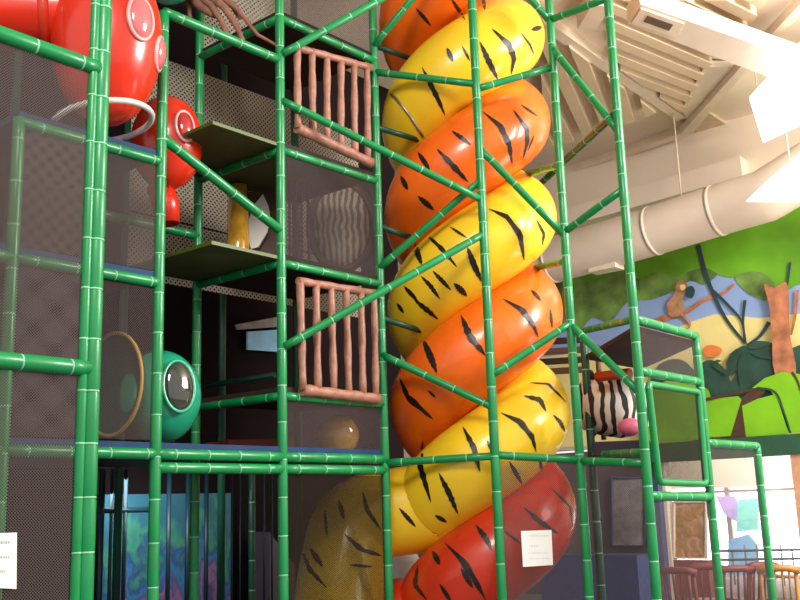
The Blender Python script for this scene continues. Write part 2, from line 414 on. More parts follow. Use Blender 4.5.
# ---- right low tower
t = thing('climbing_tower', 'low stepped green pipe tower with net sides in front of the jungle mural', 'play frame', at(I, 0))
post(I, 0, zat(I, 336), t); post(J, 0, zat(J, 446), t)
zH1 = zat(H, 319)
pipe('beam', at(H, zH1), at(I, zat(I, 336)), t); bm(H, 371, I, 382, t); bm(H, 496, I, 497, t); 
zJ = zat(J, 446); pipe('beam', at(I, zJ), at(J, zJ), t)
Hb, Ib = sh(H, Vv, .8), sh(I, Vv, .8)
Ib = (I[0]+Q[0]-H[0], I[1]+Q[1]-H[1])
deck(t, (H, I, Ib, Q), zH1-.10, .04, ['mauve', 'mauve'], 'brown roof panel')
netz(t, H, I, zat(H, 372)+.05, zH1-.05, NETL); netz(t, H, I, .05, zat(H, 496)-.03, NETL); netz(t, I, J, .05, zJ-.04, NETL)
mb = MB(); pl = lambda x, y: onpl(x, y, H, (I[0]-H[0], I[1]-H[1]), .03)
cs = [pl(648, 384), pl(698, 392), pl(706, 484), pl(659, 482)]
fr = thing('net_gate', 'small green framed net gate hanging in the low tower beside the tall right post', 'gate', (cs[2]+cs[3])/2)
def roundrect(cs, rr=.05):
    pts = []
    for i in range(4):
        a, b, c = cs[i-1], cs[i], cs[(i+1) % 4]
        p, q = b+(a-b).normalized()*rr, b+(c-b).normalized()*rr
        for k in range(5):
            s = k/4; pts.append(p*(1-s)**2 + b*2*s*(1-s) + q*s*s)
    return pts + pts[:1]
mb.sweep(roundrect(cs), .032, 10, 0, False); obj('frame', mb, 'green', fr)
net(fr, [cs[3], cs[2], cs[1], cs[0]], NETD)
# things inside the right part
mb = MB(); c0 = P(590, 403, 10.6); c1 = P(640, 408, 10.2)
t = thing('zebra_crawl_tube', 'black and white zebra striped crawl tube behind the diagonal brace at the right', 'tunnel', V((c1.x, c1.y, c1.z-.4)))
mb.sweep([c0, c0.lerp(c1, .3), c0.lerp(c1, .7), c1, c1+(c1-c0)*.02], [.30, .33, .33, .27, .05], 24); obj('tube', mb, 'zebra', t)
mb = MB(); mb.torus(c0.lerp(c1, .02), V((0, .33, 0)), V((0, 0, .33)), .03); obj('end_ring', mb, 'black', t)
mb = MB(); a = P(597, 377, 10.0); b = P(630, 373, 9.7); mb.sweep([a, b], .05, 12); obj('padded_bar', mb, 'redmat', cat='bar', label='dark red padded bar above the zebra crawl tube')
mb = MB(); mb.ell(P(630, 427, 10.0), [V((.12, 0, 0)), V((0, .1, 0)), V((0, 0, .09))]); obj('ball', mb, 'pink', cat='ball', label='pink ball lying beside the zebra crawl tube')
mb = MB(); a = P(592, 445, 9.9); b = P(646, 443, 9.6); mb.box(V((a.x, a.y, a.z-.10)), b-a, V((.2, .9, 0)), V((0, 0, .13))); obj('padded_step', mb, 'purple', cat='step', label='dark purple padded step under the zebra crawl tube')

t = thing('slatted_screen', 'small brown horizontally slatted screen between the orange and yellow coils and the right posts', 'screen', at(plan(560, 11.3), P(560, 378, 11.3).z))
for i in range(4):
    y = 337+10*i; mb = MB(); a, b = P(522, y+3, 11.3), P(586, y-1, 11.1); mb.box(a, b-a, V((0, .04, 0)), V((0, 0, -.07))); obj('slat', mb, 'brown' if i % 2 else 'mauve', t)
a = P(597, 345, 10.9); b = P(597, 440, 10.9); pipe('post', V((a.x, a.y, b.z)), a, t, .03, 'brown', False)
# ------------------------------------------------------------------ the twin spiral slides
CX, CY = P(474, 300, 10.0).x, 10.0
RH, RT = .475, .425
def zfront(py, px=478): return P(px, py, CY-RH).z
def helix(fronts, top_extra, bot_extra):
    # fronts: heights of the tube axis where it passes the front (theta=-90), from top to bottom
    tab = [(i, z) for i, z in enumerate(fronts)]
    def zt(k):
        if k <= 0: return tab[0][1] - (tab[1][1]-tab[0][1])*(-k)
        if k >= len(tab)-1: return tab[-1][1] + (tab[-1][1]-tab[-2][1])*(k-len(tab)+1)
        i = int(k); return tab[i][1]*(1-(k-i)) + tab[i+1][1]*(k-i)
    pts = []; k = -top_extra; st = 1/40
    while k <= len(tab)-1+bot_extra+1e-6:
        th = -PI/2 - 2*PI*k
        pts.append((V((CX+RH*math.cos(th), CY+RH*math.sin(th), zt(k))), k)); k += st
    return pts
zy = [zfront(62), zfront(252), zfront(457)]
zo = [zfront(-45), zfront(155), zfront(350), zfront(560)]
ypts = helix(zy, .60, .17); opts = helix(zo, .04, .30)
def extend(pts, tail):
    P0 = pts[-1][0]; P1 = P0 + (P0-pts[-2][0]).normalized()*.25
    ctl = [P0, P1] + tail; out = []
    n = len(ctl)
    for i in range(n-1):
        a, b, c, d = ctl[max(i-1, 0)], ctl[i], ctl[i+1], ctl[min(i+2, n-1)]
        if i == 0: a = pts[-6][0]
        for s in range(1, 9):
            u = s/8; out.append((.5*((2*b)+(c-a)*u+(2*a-5*b+4*c-d)*u*u+(3*b-a-3*c+d)*u**3), None))
    return out
yexit = extend(ypts, [P(362, 520, 9.95), P(345, 560, 9.85), P(338, 620, 9.6), P(335, 665, 9.3)])
oexit = extend(opts, [P(395, 625, 10.0), P(360, 665, 9.9)])
secs = []          # (root index, colour, points)
def cut(pts, ri, per, colf, start=0):
    i = 0
    while i < len(pts)-2:
        j = min(i+per, len(pts)-1)
        secs.append([ri, colf(pts[i][1]), [p[0] for p in pts[i:j+1]], MB(), (pts[max(i-1, 0)][0], pts[min(j+1, len(pts)-1)][0])]); i = j
cut(ypts, 0, 20, lambda k: 'yellow'); secs.append([0, 'yellow', [ypts[-1][0]]+[p[0] for p in yexit], MB(), (ypts[-2][0], yexit[-1][0])])
cut(opts, 1, 20, lambda k: 'orange' if k < 2.45 else 'redor'); secs.append([1, 'redor', [opts[-1][0]]+[p[0] for p in oexit], MB(), (opts[-2][0], oexit[-1][0])])
bv, bf, bo = [], [], []
for si, (ri, col, pts, mb, ends) in enumerate(secs):
    n = 36; R = [RT]*len(pts); q = []; rr = []
    for i, p in enumerate(pts):
        q.append(p); rr.append(RT)
    def lip(i, j):   # flange bead at a joint
        t = (pts[j]-pts[i]).normalized(); return t
    t0 = (pts[1]-ends[0]).normalized(); t1 = (ends[1]-pts[-2]).normalized()
    mb.sweep(pts, RT, n, 0, False, tan=(t0, t1))
    o = len(bv); bv += mb.v; bf += [tuple(i+o for i in f) for f in mb.f]; bo += [si]*len(mb.f)
bvh = BVHTree.FromPolygons(bv, bf)
def cast(px, py):
    h, nrm, idx, d = bvh.ray_cast(CAM, ray(px, py))
    if h is None: return None
    if nrm.dot(ray(px, py)) > 0: nrm = -nrm
    return h, nrm, bo[idx]
strokes = [
 [(447,48),(453,62),4],[(462,46),(470,61),2],[(480,42),(488,60),(498,80),4.5],[(492,29),(509,45),(514,58),(511,74),4.5],[(521,33),(530,45),(534,55),1.8],[(531,30),(542,27),4],
 [(422,67),(432,87),(438,99),(445,115),4],[(416,8),(431,26),3],[(451,-2),(465,20),3],[(483,-2),(485,10),3],
 [(483,112),(500,126),(509,144),(512,164),4.5],[(513,110),(527,129),(527,143),(523,158),3.5],[(521,105),(537,116),2],[(452,131),(471,145),3.5],
 [(437,149),(455,168),(468,182),4.5],[(418,152),(430,170),4],[(401,176),(408,190),4],[(418,196),(434,210),4.5],[(528,150),(534,135),1.5],
 [(489,209),(507,217),(520,235),(524,260),4.5],[(536,219),(544,234),(542,245),2.2],[(450,227),(467,238),2.2],[(467,246),(474,265),(482,282),5],
 [(427,235),(442,249),(457,267),3.5],[(415,243),(418,254),(422,265),4.5],[(433,271),(451,290),3.5],[(421,276),(430,285),(440,299),3.5],[(454,283),(467,296),5],[(404,286),(418,301),3.5],
 [(414,299),(426,309),(438,319),4],[(397,303),(404,313),3],
 [(461,315),(470,337),(486,356),5.5],[(423,339),(430,355),(437,373),5.5],[(503,299),(522,310),(533,325),(538,337),4.5],[(550,309),(552,328),2.2],
 [(400,378),(408,397),(433,419),4.5],[(531,290),(541,301),3],[(428,390),(436,398),2],
 [(501,413),(520,422),(532,437),(536,452),4.5],[(524,396),(540,400),(546,412),4],[(530,383),(548,384),(566,402),1.8],[(553,415),(560,422),(565,432),3],
 [(463,427),(474,448),(480,472),4.5],[(423,440),(420,465),(431,502),4.5],[(439,473),(450,495),(458,514),4.5],[(509,461),(522,484),3.5],[(540,460),(542,472),2.5],
 [(399,508),(416,527),3.5],[(435,515),(447,522),3.5],[(487,440),(492,452),2.5],
 [(524,508),(540,522),(558,534),4],[(476,525),(487,540),(492,551),4.5],[(504,531),(521,544),2.2],[(445,543),(462,560),(472,575),(486,600),5],
 [(461,568),(473,588),4.5],[(433,551),(440,565),4.5],[(418,565),(415,585),(427,600),3.5],[(440,584),(452,603),3.5],[(551,488),(570,507),(573,527),1.8],
 [(363,492),(367,510),(381,530),3.5],[(344,534),(362,550),(382,556),4],[(339,500),(344,520),3.5],[(325,510),(327,537),2.5],[(310,548),(323,567),4.5],
 [(302,550),(310,570),(327,588),3.5],[(349,565),(373,567),2.5]]
for s in strokes:
    w = s[-1]*.5; pl_ = s[:-1]; S = []; N_ = 14
    segs = [math.dist(pl_[i], pl_[i+1]) for i in range(len(pl_)-1)]; T = sum(segs)
    cols = []
    for k in range(N_+1):
        d = T*k/N_; i = 0
        while i < len(segs)-1 and d > segs[i]: d -= segs[i]; i += 1
        u = min(1, d/segs[i]); x = pl_[i][0]*(1-u)+pl_[i+1][0]*u; y = pl_[i][1]*(1-u)+pl_[i+1][1]*u
        tx, ty = (pl_[i+1][0]-pl_[i][0])/segs[i], (pl_[i+1][1]-pl_[i][1])/segs[i]
        ww = max(.25, w*1.25*math.sin(PI*min(1, max(0, k/N_)))**.7*(1+.2*math.sin(k*2.3+x)))
        cols.append([cast(x-ty*ww*e, y+tx*ww*e) for e in (-1, 0, 1)])
    for k in range(N_):
        for e in (0, 1):
            q = [cols[k][e], cols[k][e+1], cols[k+1][e+1], cols[k+1][e]]
            if any(c is None for c in q): continue
            if len({c[2] for c in q}) > 1 and max((q[0][0]-c[0]).length for c in q) > .12: continue
            if max((q[0][0]-c[0]).length for c in q) > .15: continue
            secs[q[0][2]][3].add([c[0]+c[1]*.004 for c in q], [(0, 1, 2, 3)], 1)
rnd = random.Random(4)
for ri, col, pts, mb, ends in secs:             # the sides turned away carry stripes too
    for i in range(2, len(pts)-2, 4):
        t = (pts[i+1]-pts[i-1]).normalized(); sd = t.cross(V((0, 0, 1))).normalized(); nn = sd.cross(t)
        for a0 in (rnd.uniform(0, 2*PI), rnd.uniform(0, 2*PI)):
            ln = rnd.uniform(.5, 1.1); quads = []; ok = True; wd = rnd.uniform(.012, .022)
            prev = None
            for k in range(11):
                a = a0+ln*k/10; nr = sd*math.cos(a)+nn*math.sin(a)
                c = pts[i]+t*(.05*math.sin(a*3)) + nr*(RT+.004)
                if (c-CAM).normalized().dot(nr) < .1: ok = False; break
                h = wd*math.sin(PI*k/10)+.001; cur = (c-t*h, c+t*h)
                if prev: quads.append([prev[0], cur[0], cur[1], prev[1]])
                prev = cur
            if ok:
                for q in quads: mb.add(q, [(0, 1, 2, 3)], 1)
sl = [thing('spiral_slide', 'yellow tiger-striped spiral tube slide with a chute bending away to the lower left', 'slide', (CX, CY, 0)),
      thing('spiral_slide', 'orange-red tiger-striped spiral tube slide winding between the yellow coils', 'slide', (CX, CY, 0))]
for ri, col, pts, mb, ends in secs: obj('tube_section', mb, [col, 'black'], sl[ri])
# metal strap on the upper yellow coil
mb = MB(); pp = []
for k in range(9):
    x, y = 392+31*k/8, 94+42*(k/8)**1.25
    c = cast(x, y)
    if c: pp.append(c[0]+c[1]*.012)
if len(pp) > 2: mb.sweep(pp, .013, 8); obj('metal_strap', mb, 'steel', sl[0], 'grey metal strap')

# ------------------------------------------------------------------ bubbles and tunnels on the left
def ellobj(name, label, cat, c, rx, ry, rz, m, windows=(), inner=None):
    th = thing(name, label, cat, c-V((0, 0, rz)))
    X, Y_, Z = V((rx, 0, 0)), V((0, ry, 0)), V((0, 0, rz))
    mb = MB(); mb.ell(c, [X, Y_, Z], 0, 40, 24); o = obj('shell', mb, m, th)
    bt = BVHTree.FromPolygons(mb.v, mb.f)
    for px, py, w, h, mw, mr in windows:
        hit, n, i, d = bt.ray_cast(CAM, ray(px, py))
        if hit is None: continue
        n = V(((hit-c).x/rx**2, (hit-c).y/ry**2, (hit-c).z/rz**2)).normalized()
        s = n.cross(V((0, 0, 1))).normalized(); u = s.cross(n)
        wb = MB(); wb.ell(hit-n*.012, [s*w, u*h, n*.06], 0, 28, 8, 0, .5); obj('bubble_window', wb, mw, th)
        wr = MB(); wr.torus(hit-n*.004, s*w, u*h, .016); obj('window_rim', wr, mr, th)
    return th
c = P(107, 40, 7.0)
t = ellobj('crawl_sphere', 'big glossy red crawl sphere at the top left behind the thick green posts', 'play sphere', c, .415, .41, .69, 'red',
  [(141, 18, .11, .17, 'bubpink', 'pinkrim'), (160, 54, .10, .13, 'bubpink', 'pinkrim')])
cb = P(103, 122, 6.95)
mb = MB(); mb.torus(cb, V((.355, 0, .07)), V((0, .355, 0)), .024)
obj('bottom_flange', mb, 'clear', t, 'clear whitish flange')
mb = MB(); a = P(-70, 8, 6.75); b = P(62, 14, 7.0); b2 = P(84, 20, 7.05)
t = thing('crawl_tube', 'red crawl tube running in from the top left corner to the big sphere', 'tunnel', V((b.x, b.y, b.z-.3)))
mb.sweep([a, a.lerp(b, .5), b], .29, 32, 0, False); obj('tube', mb, 'red', t)
mb = MB(); d = (b-a).normalized(); mb.sweep([b-d*.16, b-d*.14, b-d*.1, b-d*.08], [.29, .325, .325, .29], 32, 0, False); mb.sweep([b, b+d*.07], .32, 32); obj('flange', mb, 'redor', t)
mb = MB(); mb.sweep([b+d*.07, b+d*.14], .28, 32); obj('gasket', mb, 'black', t, 'black gasket')
ellobj('crawl_sphere', 'smaller glossy red crawl sphere with red bubble window, below the big red one', 'play sphere', P(167, 143, 8.3), .315, .31, .43, 'red',
  [(185, 126, .085, .14, 'bubred', 'pinkrim')])
mb = MB(); a = P(160, 186, 8.35); mb.sweep([a, P(166, 205, 8.35), P(168, 224, 8.35)], [.12, .12, .10], 20); 
t = thing('crawl_tube', 'short red tube end hanging under the smaller red sphere', 'tunnel', P(168, 226, 8.4)); obj('tube', mb, 'red', t)
# green tunnel and dome
cs_ = P(160, 397, 8.0)
t = ellobj('crawl_sphere', 'teal green crawl dome with a dark round window beside the green posts', 'play sphere', cs_, .33, .33, .38, 'gtube', [(179, 386, .135, .205, 'bubdark', 'gtube')])
cm = P(112, 384, 7.75); nn = V((-.45, -.89, 0)).normalized(); sd = nn.cross(V((0, 0, 1)))
sd2 = V((.53, -.0, 0)).normalized()
t = thing('crawl_tunnel', 'dark green tunnel mouth with a yellow rim behind the thick left post', 'tunnel', V((cm.x, cm.y, cm.z-.42)))
ax = V((.86, .5, 0)).normalized(); sdv = V((-.5, .86, 0)).normalized()
ax = V((-.656, -.755, 0)).normalized(); sdv = ax.cross(V((0, 0, 1))).normalized()
mb = MB(); mb.torus(cm, sdv*.405, V((0, 0, .405)), .014); obj('rim', mb, 'yrim', t)
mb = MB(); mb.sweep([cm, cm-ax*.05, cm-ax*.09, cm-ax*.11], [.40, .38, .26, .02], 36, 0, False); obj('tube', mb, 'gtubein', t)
# teal sphere at the very top
ellobj('crawl_sphere', 'teal green crawl sphere of which only the underside shows at the top edge', 'play sphere', P(168, -32, 8.6), .30, .3, .36, 'gtube')
# twisted root climbing piece
t = thing('root_cluster', 'pinkish tan root-like ropes hanging over the green beam at the top', 'rope', P(225, 45, 8.4))
for ctl, r in (([(195,-8,8.9),(212,6,8.7),(222,22,8.5),(228,38,8.35)], .045), ([(205,-8,8.8),(225,8,8.6),(236,25,8.5),(244,43,8.35)], .045),
               ([(215,-8,8.8),(238,10,8.6),(258,35,8.5),(278,46,8.4)], .028), ([(190,-4,8.9),(203,8,8.8),(212,14,8.7),(220,16,8.7)], .06), ([(200,-10,8.8),(214,-2,8.8),(232,4,8.8),(240,18,8.7)], .055), ([(180,-10,8.9),(188,4,8.9),(190,18,8.9)], .04)):
    pts = [P(*c) for c in ctl]; q = []
    for i in range(len(pts)-1):
        for s in range(6): q.append(pts[i].lerp(pts[i+1], s/6))
    q.append(pts[-1]); mb = MB(); mb.sweep(q, [r*(1-.6*i/len(q)) for i in range(len(q))], 10); obj('root', mb, 'log', t)
# things on the decks
zf = zD[263]+.085
a = P(238, 240, 9.3)
mb = MB(); mb.sweep([V((a.x, a.y, zf)), V((a.x, a.y, zf+.3)), V((a.x, a.y, zD[150]))], [.13, .11, .10], 16); obj('padded_column', mb, 'amber', cat='column', label='amber padded column standing on the olive deck, left of the white leaf-shaped window')
mb = MB(); pc = V((P(259, 222, 9.45))); mb.box(V((pc.x-.19, pc.y+.02, zf)), V((.40, .1, 0)), V((-.01, .04, 0)), V((0, 0, zD[150]-zf)))
t = thing('play_panel', 'brown panel with a white leaf-shaped window next to the amber column', 'panel', V((pc.x, pc.y, zf))); obj('board', mb, 'brown', t)
mb = MB(); pts = [P(x, y, 9.42) for x, y in ((263,194),(268,205),(270,216),(267,232),(258,247),(251,249),(248,238),(248,222),(253,206))]; mb.prism(pts, V((0, .04, 0))); obj('leaf_window', mb, 'white', t, 'white leaf-shaped window')
# zebra tube end behind the middle net
cz = onpl(342, 228, Cc, Uv, .0); cz = P(342, 226, 10.25)
t = thing('zebra_crawl_tube', 'grey striped crawl tube end with a dark ring seen through the middle tower net', 'tunnel', V((cz.x, cz.y, cz.z-.5)))
mb = MB(); mb.ell(cz, [V((.30, 0, 0)), V((0, .25, 0)), V((0, 0, .45))], 0, 32, 16); obj('tube_end', mb, 'greyz', t)
mb = MB(); mb.torus(cz, V((.34, 0, 0)), V((0, 0, .47)), .05); obj('ring', mb, 'brown', t)
ellobj('bubble_dome', 'amber see-through bubble dome under the lower log-look gate', 'bubble', P(338, 436, 9.4), .20, .15, .20, 'amber')
mb = MB(); a = P(228, 450, 9.6); mb.box(V((a.x, a.y, zD[457]+.09)), V((.62, .2, 0)), V((-.3, .4, 0)), V((0, 0, .16))); obj('foam_mat', mb, 'redmat', cat='mat', label='dark red foam mat lying on the lowest deck')
mb = MB(); a = P(206, 386, 10.6); b = P(275, 375, 9.9); mb.sweep([a, b], .03, 10); obj('guard_rail', mb, 'dgreen', cat='rail', label='dark green guard rail deep inside the middle tower')

# ---- under the decks: painted fence and slats
WL = P(60, 540, 10.6); WD = (Uv.x, Uv.y)
def seaq(x0, x1, y0, y1, Y0, Y1): return [P(x0, y0, Y0), P(x1, y0, Y1), P(x1, y1, Y1), P(x0, y1, Y0)]
# ---- paper signs
def sign(label, q, pp, dr, lines):
    c = [onpl(x, y, pp, dr, .012) for x, y in q]
    th = thing('paper_sign', label, 'sign', (c[2]+c[3])/2)
    n = (c[1]-c[0]).cross(c[3]-c[0]).normalized()
    if n.y > 0: n = -n
    mb = MB(); mb.prism(c, -n*.004)
    for (x0, x1, y, h, f) in lines:
        k = x0; rr = random.Random(int(y))
        while k < x1:
            w = rr.uniform(1.0, 2.2); mb.add([onpl(k+a*w, y+b*h, pp, dr, .0135) for a, b in ((0, 0), (1, 0), (1, 1), (0, 1))], [(0, 1, 2, 3)], 1+f); k += w+.7
    obj('sheet', mb, ['paper', 'ink', 'ink2'], th)
sign('white printed paper sign fixed to the dark net at the lower left edge', [(-22, 534), (17, 532.5), (16.5, 589), (-22, 587)], A, (Uv.x, Uv.y), [(-18, 9, 541, 3, 0), (-18, 9, 556, 2.6, 0), (-18, 4, 570, 3, 0), (-18, 11, 578, 1, 1)])
sign('white paper sign hanging on the net in front of the red slide coil', [(521, 531), (551.5, 530), (553, 565), (523, 567)], Fp, (Gp[0]-Fp[0], Gp[1]-Fp[1]), [(529, 546, 535, 1.6, 1), (529, 538, 545, 2.2, 1), (528, 546, 552, 2, 1), (530, 548, 558, 1, 1)])

# ------------------------------------------------------------------ the hall
W0 = P(750, 437, 16.0)                     # mural wall runs along Vv through this point
def onw(px, py, off=0.0): return onpl(px, py, W0, (Vv.x, Vv.y), off)
ZC = onw(685, 133).z
WN = V((Vv.y, -Vv.x, 0)); WN = WN if WN.y < 0 else -WN     # towards camera
zb = onw(750, 437).z
WR = V((W0.x, W0.y, 0)) - Vv*6; WLf = V((W0.x, W0.y, 0)) + Vv*16
mb = MB(); mb.box(V((WR.x, WR.y, zb)), (WLf-WR), -WN*.3, V((0, 0, ZC-zb+3))); struct('wall_back', mb, 'cream')
mb = MB(); s0 = onw(664, 520); s0.z = 0
mb.box(s0, V((WLf.x, WLf.y, 0))-s0, -WN*.3, V((0, 0, zb-.05))); struct('wall_lower', mb, 'darkv')
mb = MB(); mb.add([V((-40, -12, 0)), V((40, -12, 0)), V((40, 50, 0)), V((-40, 50, 0))], [(0, 1, 2, 3)]); struct('floor', mb, 'floor')
mb = MB(); mb.box(V((-22, 4.0, ZC)), V((50, 0, 0)), V((0, 34, 0)), V((0, 0, .2))); struct('ceiling', mb, 'cream')
# dark wall closing the play area on the left
w1 = V((E3[0], E3[1], 0)) + Vv*.7 + Uv*.25
mb = MB(); mb.box(w1-Uv*9, Uv*12.6, Vv*.2, V((0, 0, ZC))); struct('wall_left', mb, 'dark')

def wl(px, py, off): return onpl(px, py, w1, Uv, off)
t = thing('underwater_mural_panel', 'underwater mural panel in blue, green and coral behind dark bars under the tower', 'mural', at(wl(160, 600, .1), 0))
def seap(name, x0, x1, y0, y1, m):
    a, b = wl(x0, y1, .06), wl(x1, y1, .06); zt0 = wl((x0+x1)/2, y0, .06).z; zb0 = max(0, wl((x0+x1)/2, y1, .06).z)
    mb = MB(); mb.box(V((a.x, a.y, zb0)), V((b.x-a.x, b.y-a.y, 0)), V((Uv.y, -Uv.x, 0))*.04, V((0, 0, zt0-zb0))); obj(name, mb, m, t)
seap('board', 96, 228, 494, 640, 'sea')
t = thing('bar_fence', 'fence of upright dark green bars under the lowest deck, in front of the underwater mural', 'fence', at(wl(200, 600, .6), 0))
ztop = zD[457]+.02
for px, r in ((100, .03), (110, .018), (124, .022), (168, .025), (187, .024), (206, .024), (222, .016), (232, .009), (240, .009), (264, .014), (272, .012)):
    a = wl(px, 560, .6); pipe('bar', at(a, 0), at(a, ztop), t, r, 'navy', False)
a = wl(96, 511, .6); b = wl(152, 511, .6); b.z = a.z; pipe('cross_rail', a, b, t, .028, 'navy', False)
for px, m in ((252, 'dgreen'), (299, 'green')):
    a = wl(px, 560, .75); pipe('padded_post', at(a, 0), at(a, ztop), t, .038, m)
n = V((Uv.y, -Uv.x, 0))
q = [wl(252, 532, .1), wl(252, 700, .1), wl(318, 700, .1), wl(318, 616, .1)]; q = [V((v.x, v.y, max(0, v.z))) for v in q]
mb = MB(); mb.prism(q, n*.3); obj('padded_ramp', mb, 'ramp', cat='ramp', label='dusty mauve padded ramp under the lowest deck, beside the yellow chute')
mb = MB(); a = P(403, 562, 11.4); mb.sweep([V((a.x, a.y, 0)), V((a.x, a.y, a.z)), V((a.x, a.y, a.z+.1)), V((a.x, a.y, a.z+.15))], [.2, .2, .15, .05], 20); obj('padded_bollard', mb, 'white', cat='bollard', label='white padded bollard in the gap between yellow and red coils')

def wpane(name, label, poly, m):  # flat wall panels standing in for bright window panes beyond
    mb = MB(); mb.prism([onpl(x, y, w1, Uv, .05) for x, y in poly], V((Uv.y, -Uv.x, 0))*.03); obj(name, mb, m, label=label, cat='pane_patch')
wpane('pane_patch', 'small blue panel standing in for a window pane, just left of the lower log-look gate', [(246, 332), (277, 330), (277, 352), (246, 350)], 'paleblue')
wpane('pane_patch', 'narrow pale strip standing in for window light just above the small blue panel', [(234, 325), (277, 317), (277, 327), (236, 330)], 'grey')
# corrugated roof deck: ribs clipped to an outline on the ceiling
def clip(poly, n, d, keep):
    out = []
    for i in range(len(poly)):
        a, b = poly[i-1], poly[i]; da, db = (a.dot(n)-d)*keep, (b.dot(n)-d)*keep
        if (da >= 0) != (db >= 0): out.append(a.lerp(b, da/(da-db)))
        if db >= 0: out.append(b)
    return out
def ribs(name, poly, dpx, step, frac, th, m, label=None):
    pts = [PZ(x, y, ZC-.02) for x, y in poly]; d = (PZ(*dpx[1], ZC)-PZ(*dpx[0], ZC)).normalized(); n = V((-d.y, d.x, 0))
    mb = MB(); lo = min(p.dot(n) for p in pts); hi = max(p.dot(n) for p in pts); k = lo
    while k < hi:
        q = clip(clip(pts, n, k, 1), n, k+step*frac, -1)
        if len(q) > 2: mb.prism(q, V((0, 0, -th)))
        k += step
    return struct(name, mb, m)
ribs('trim_1', [(535, -25), (560, 30), (655, 104), (600, 126), (545, 142)], ((560, 70), (587, 130)), .36, .5, .16, 'creamd')
ribs('trim_2', [(612, -10), (765, -10), (745, 25), (706, 60), (682, 106), (615, 58)], ((640, 60), (690, 80)), .30, .55, .14, 'creamd')
def cbeam(name, pts, w, h, m, drop=.0):
    mb = MB()
    for i in range(len(pts)-1):
        a, b = PZ(*pts[i], ZC-drop-h), PZ(*pts[i+1], ZC-drop-h); d = (b-a).normalized(); n = V((-d.y, d.x, 0))*w/2
        mb.box(a-n-d*w*.2, (b-a)+d*w*.4, n*2, V((0, 0, h)))
    return struct(name, mb, m)
cbeam('trim_3', [(548, 28), (680, 119)], .16, .14, 'beam'); cbeam('trim_4', [(545, 184), (685, 134)], .2, .14, 'beam')
cbeam('trim_5', [(685, 134), (750, 62), (806, 4)], .14, .14, 'beam', .1); cbeam('shade_strip', [(680, 108), (770, 165)], .5, .05, 'tan_joist_shade')  # the wide flat tan strip is a soft ceiling shadow put into colour
cbeam('trim_7', [(702, 62), (680, 106)], .16, .06, 'tan_joist_shade'); cbeam('trim_8', [(600, 8), (588, 28)], .25, .25, 'beam')
# smooth panels
mb = MB(); mb.prism([PZ(x, y, ZC-.03) for x, y in ((681, 104), (704, 60), (745, 62), (692, 128))], V((0, 0, -.1))); struct('trim_9', mb, 'beam')
# emissive white panels in place of two blown-out patches
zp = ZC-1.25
t = thing('glow_panel', 'upper glowing white panel hanging under the ceiling at the right edge', 'ceiling light', PZ(790, 90, zp))
mb = MB(); mb.prism([PZ(x, y, zp) for x, y in ((750, 101), (797, 50), (830, 20), (830, 112), (763, 143))], V((0, 0, .06))); obj('panel', mb, 'glow', t)
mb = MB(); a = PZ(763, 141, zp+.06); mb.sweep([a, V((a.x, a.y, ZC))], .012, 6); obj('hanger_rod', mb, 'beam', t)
t = thing('glow_panel', 'lower glowing white panel just above the green mural canopy at the right edge', 'ceiling light', onw(790, 199, 2.2))
mb = MB(); mb.prism([onw(x, y, 2.2) for x, y in ((746, 201), (768, 180), (800, 154), (840, 122), (840, 195), (800, 201))], -WN*.06); obj('panel', mb, 'glow', t)
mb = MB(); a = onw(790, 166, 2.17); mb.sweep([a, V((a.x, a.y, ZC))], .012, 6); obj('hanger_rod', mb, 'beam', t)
# rectangular air duct with a grille
zd = ZC-.7
q = [PZ(x, y, zd) for x, y in ((628, 24), (640, 4), (840, 74), (840, 104))]
t = thing('air_duct', 'white rectangular air duct with a dark grille hanging under the ceiling', 'air duct', q[0])
mb = MB(); mb.prism(q, V((0, 0, .22))); obj('duct', mb, 'creaml', t)
mb = MB(); mb.prism([PZ(x, y, zd-.02) for x, y in ((632, 23), (641, 9), (684, 24), (676, 38))], V((0, 0, .03))); g = obj('grille_frame', mb, 'beam', t)
mb = MB(); mb.prism([PZ(x, y, zd-.03) for x, y in ((644, 22), (648, 16), (673, 25), (669, 31))], V((0, 0, .02))); obj('grille', mb, 'vent', g)
# round duct
t = thing('air_duct', 'fat round cream air duct running above the jungle mural', 'air duct', onw(640, 262, 1.3))
pts = [onw(x, y, 1.3) for x, y in ((520, 268), (560, 258), (640, 235), (700, 216), (738, 204), (765, 196), (790, 181), (830, 155))]
q = []
for i in range(len(pts)-1):
    for s in range(5): q.append(pts[i].lerp(pts[i+1], s/5))
mb = MB(); mb.sweep(q, .40, 32); obj('duct', mb, 'creaml', t)
for k in (4, 11, 17): 
    mb = MB(); d = (q[k+1]-q[k]).normalized(); mb.sweep([q[k], q[k]+d*.06], .41, 32); obj('seam_band', mb, 'creaml', t)
mb = MB(); a = onw(606, 267, 1.3); mb.aabb(a, .5, .3, .14, 0, Vv, WN); obj('duct_outlet', mb, 'beam', t)
for px in (683,):
    mb = MB(); a = onw(px, 215 if px == 683 else 222, 1.3); mb.sweep([a, V((a.x, a.y, ZC))], .012, 6); obj('hanger_rod', mb, 'beam', t)
# ledge above the duct
mb = MB(); a, b = onw(520, 240, .3), onw(742, 176, .3); mb.box(a, b-a, -WN*.3, V((0, 0, .35))); struct('trim_10', mb, 'creaml')

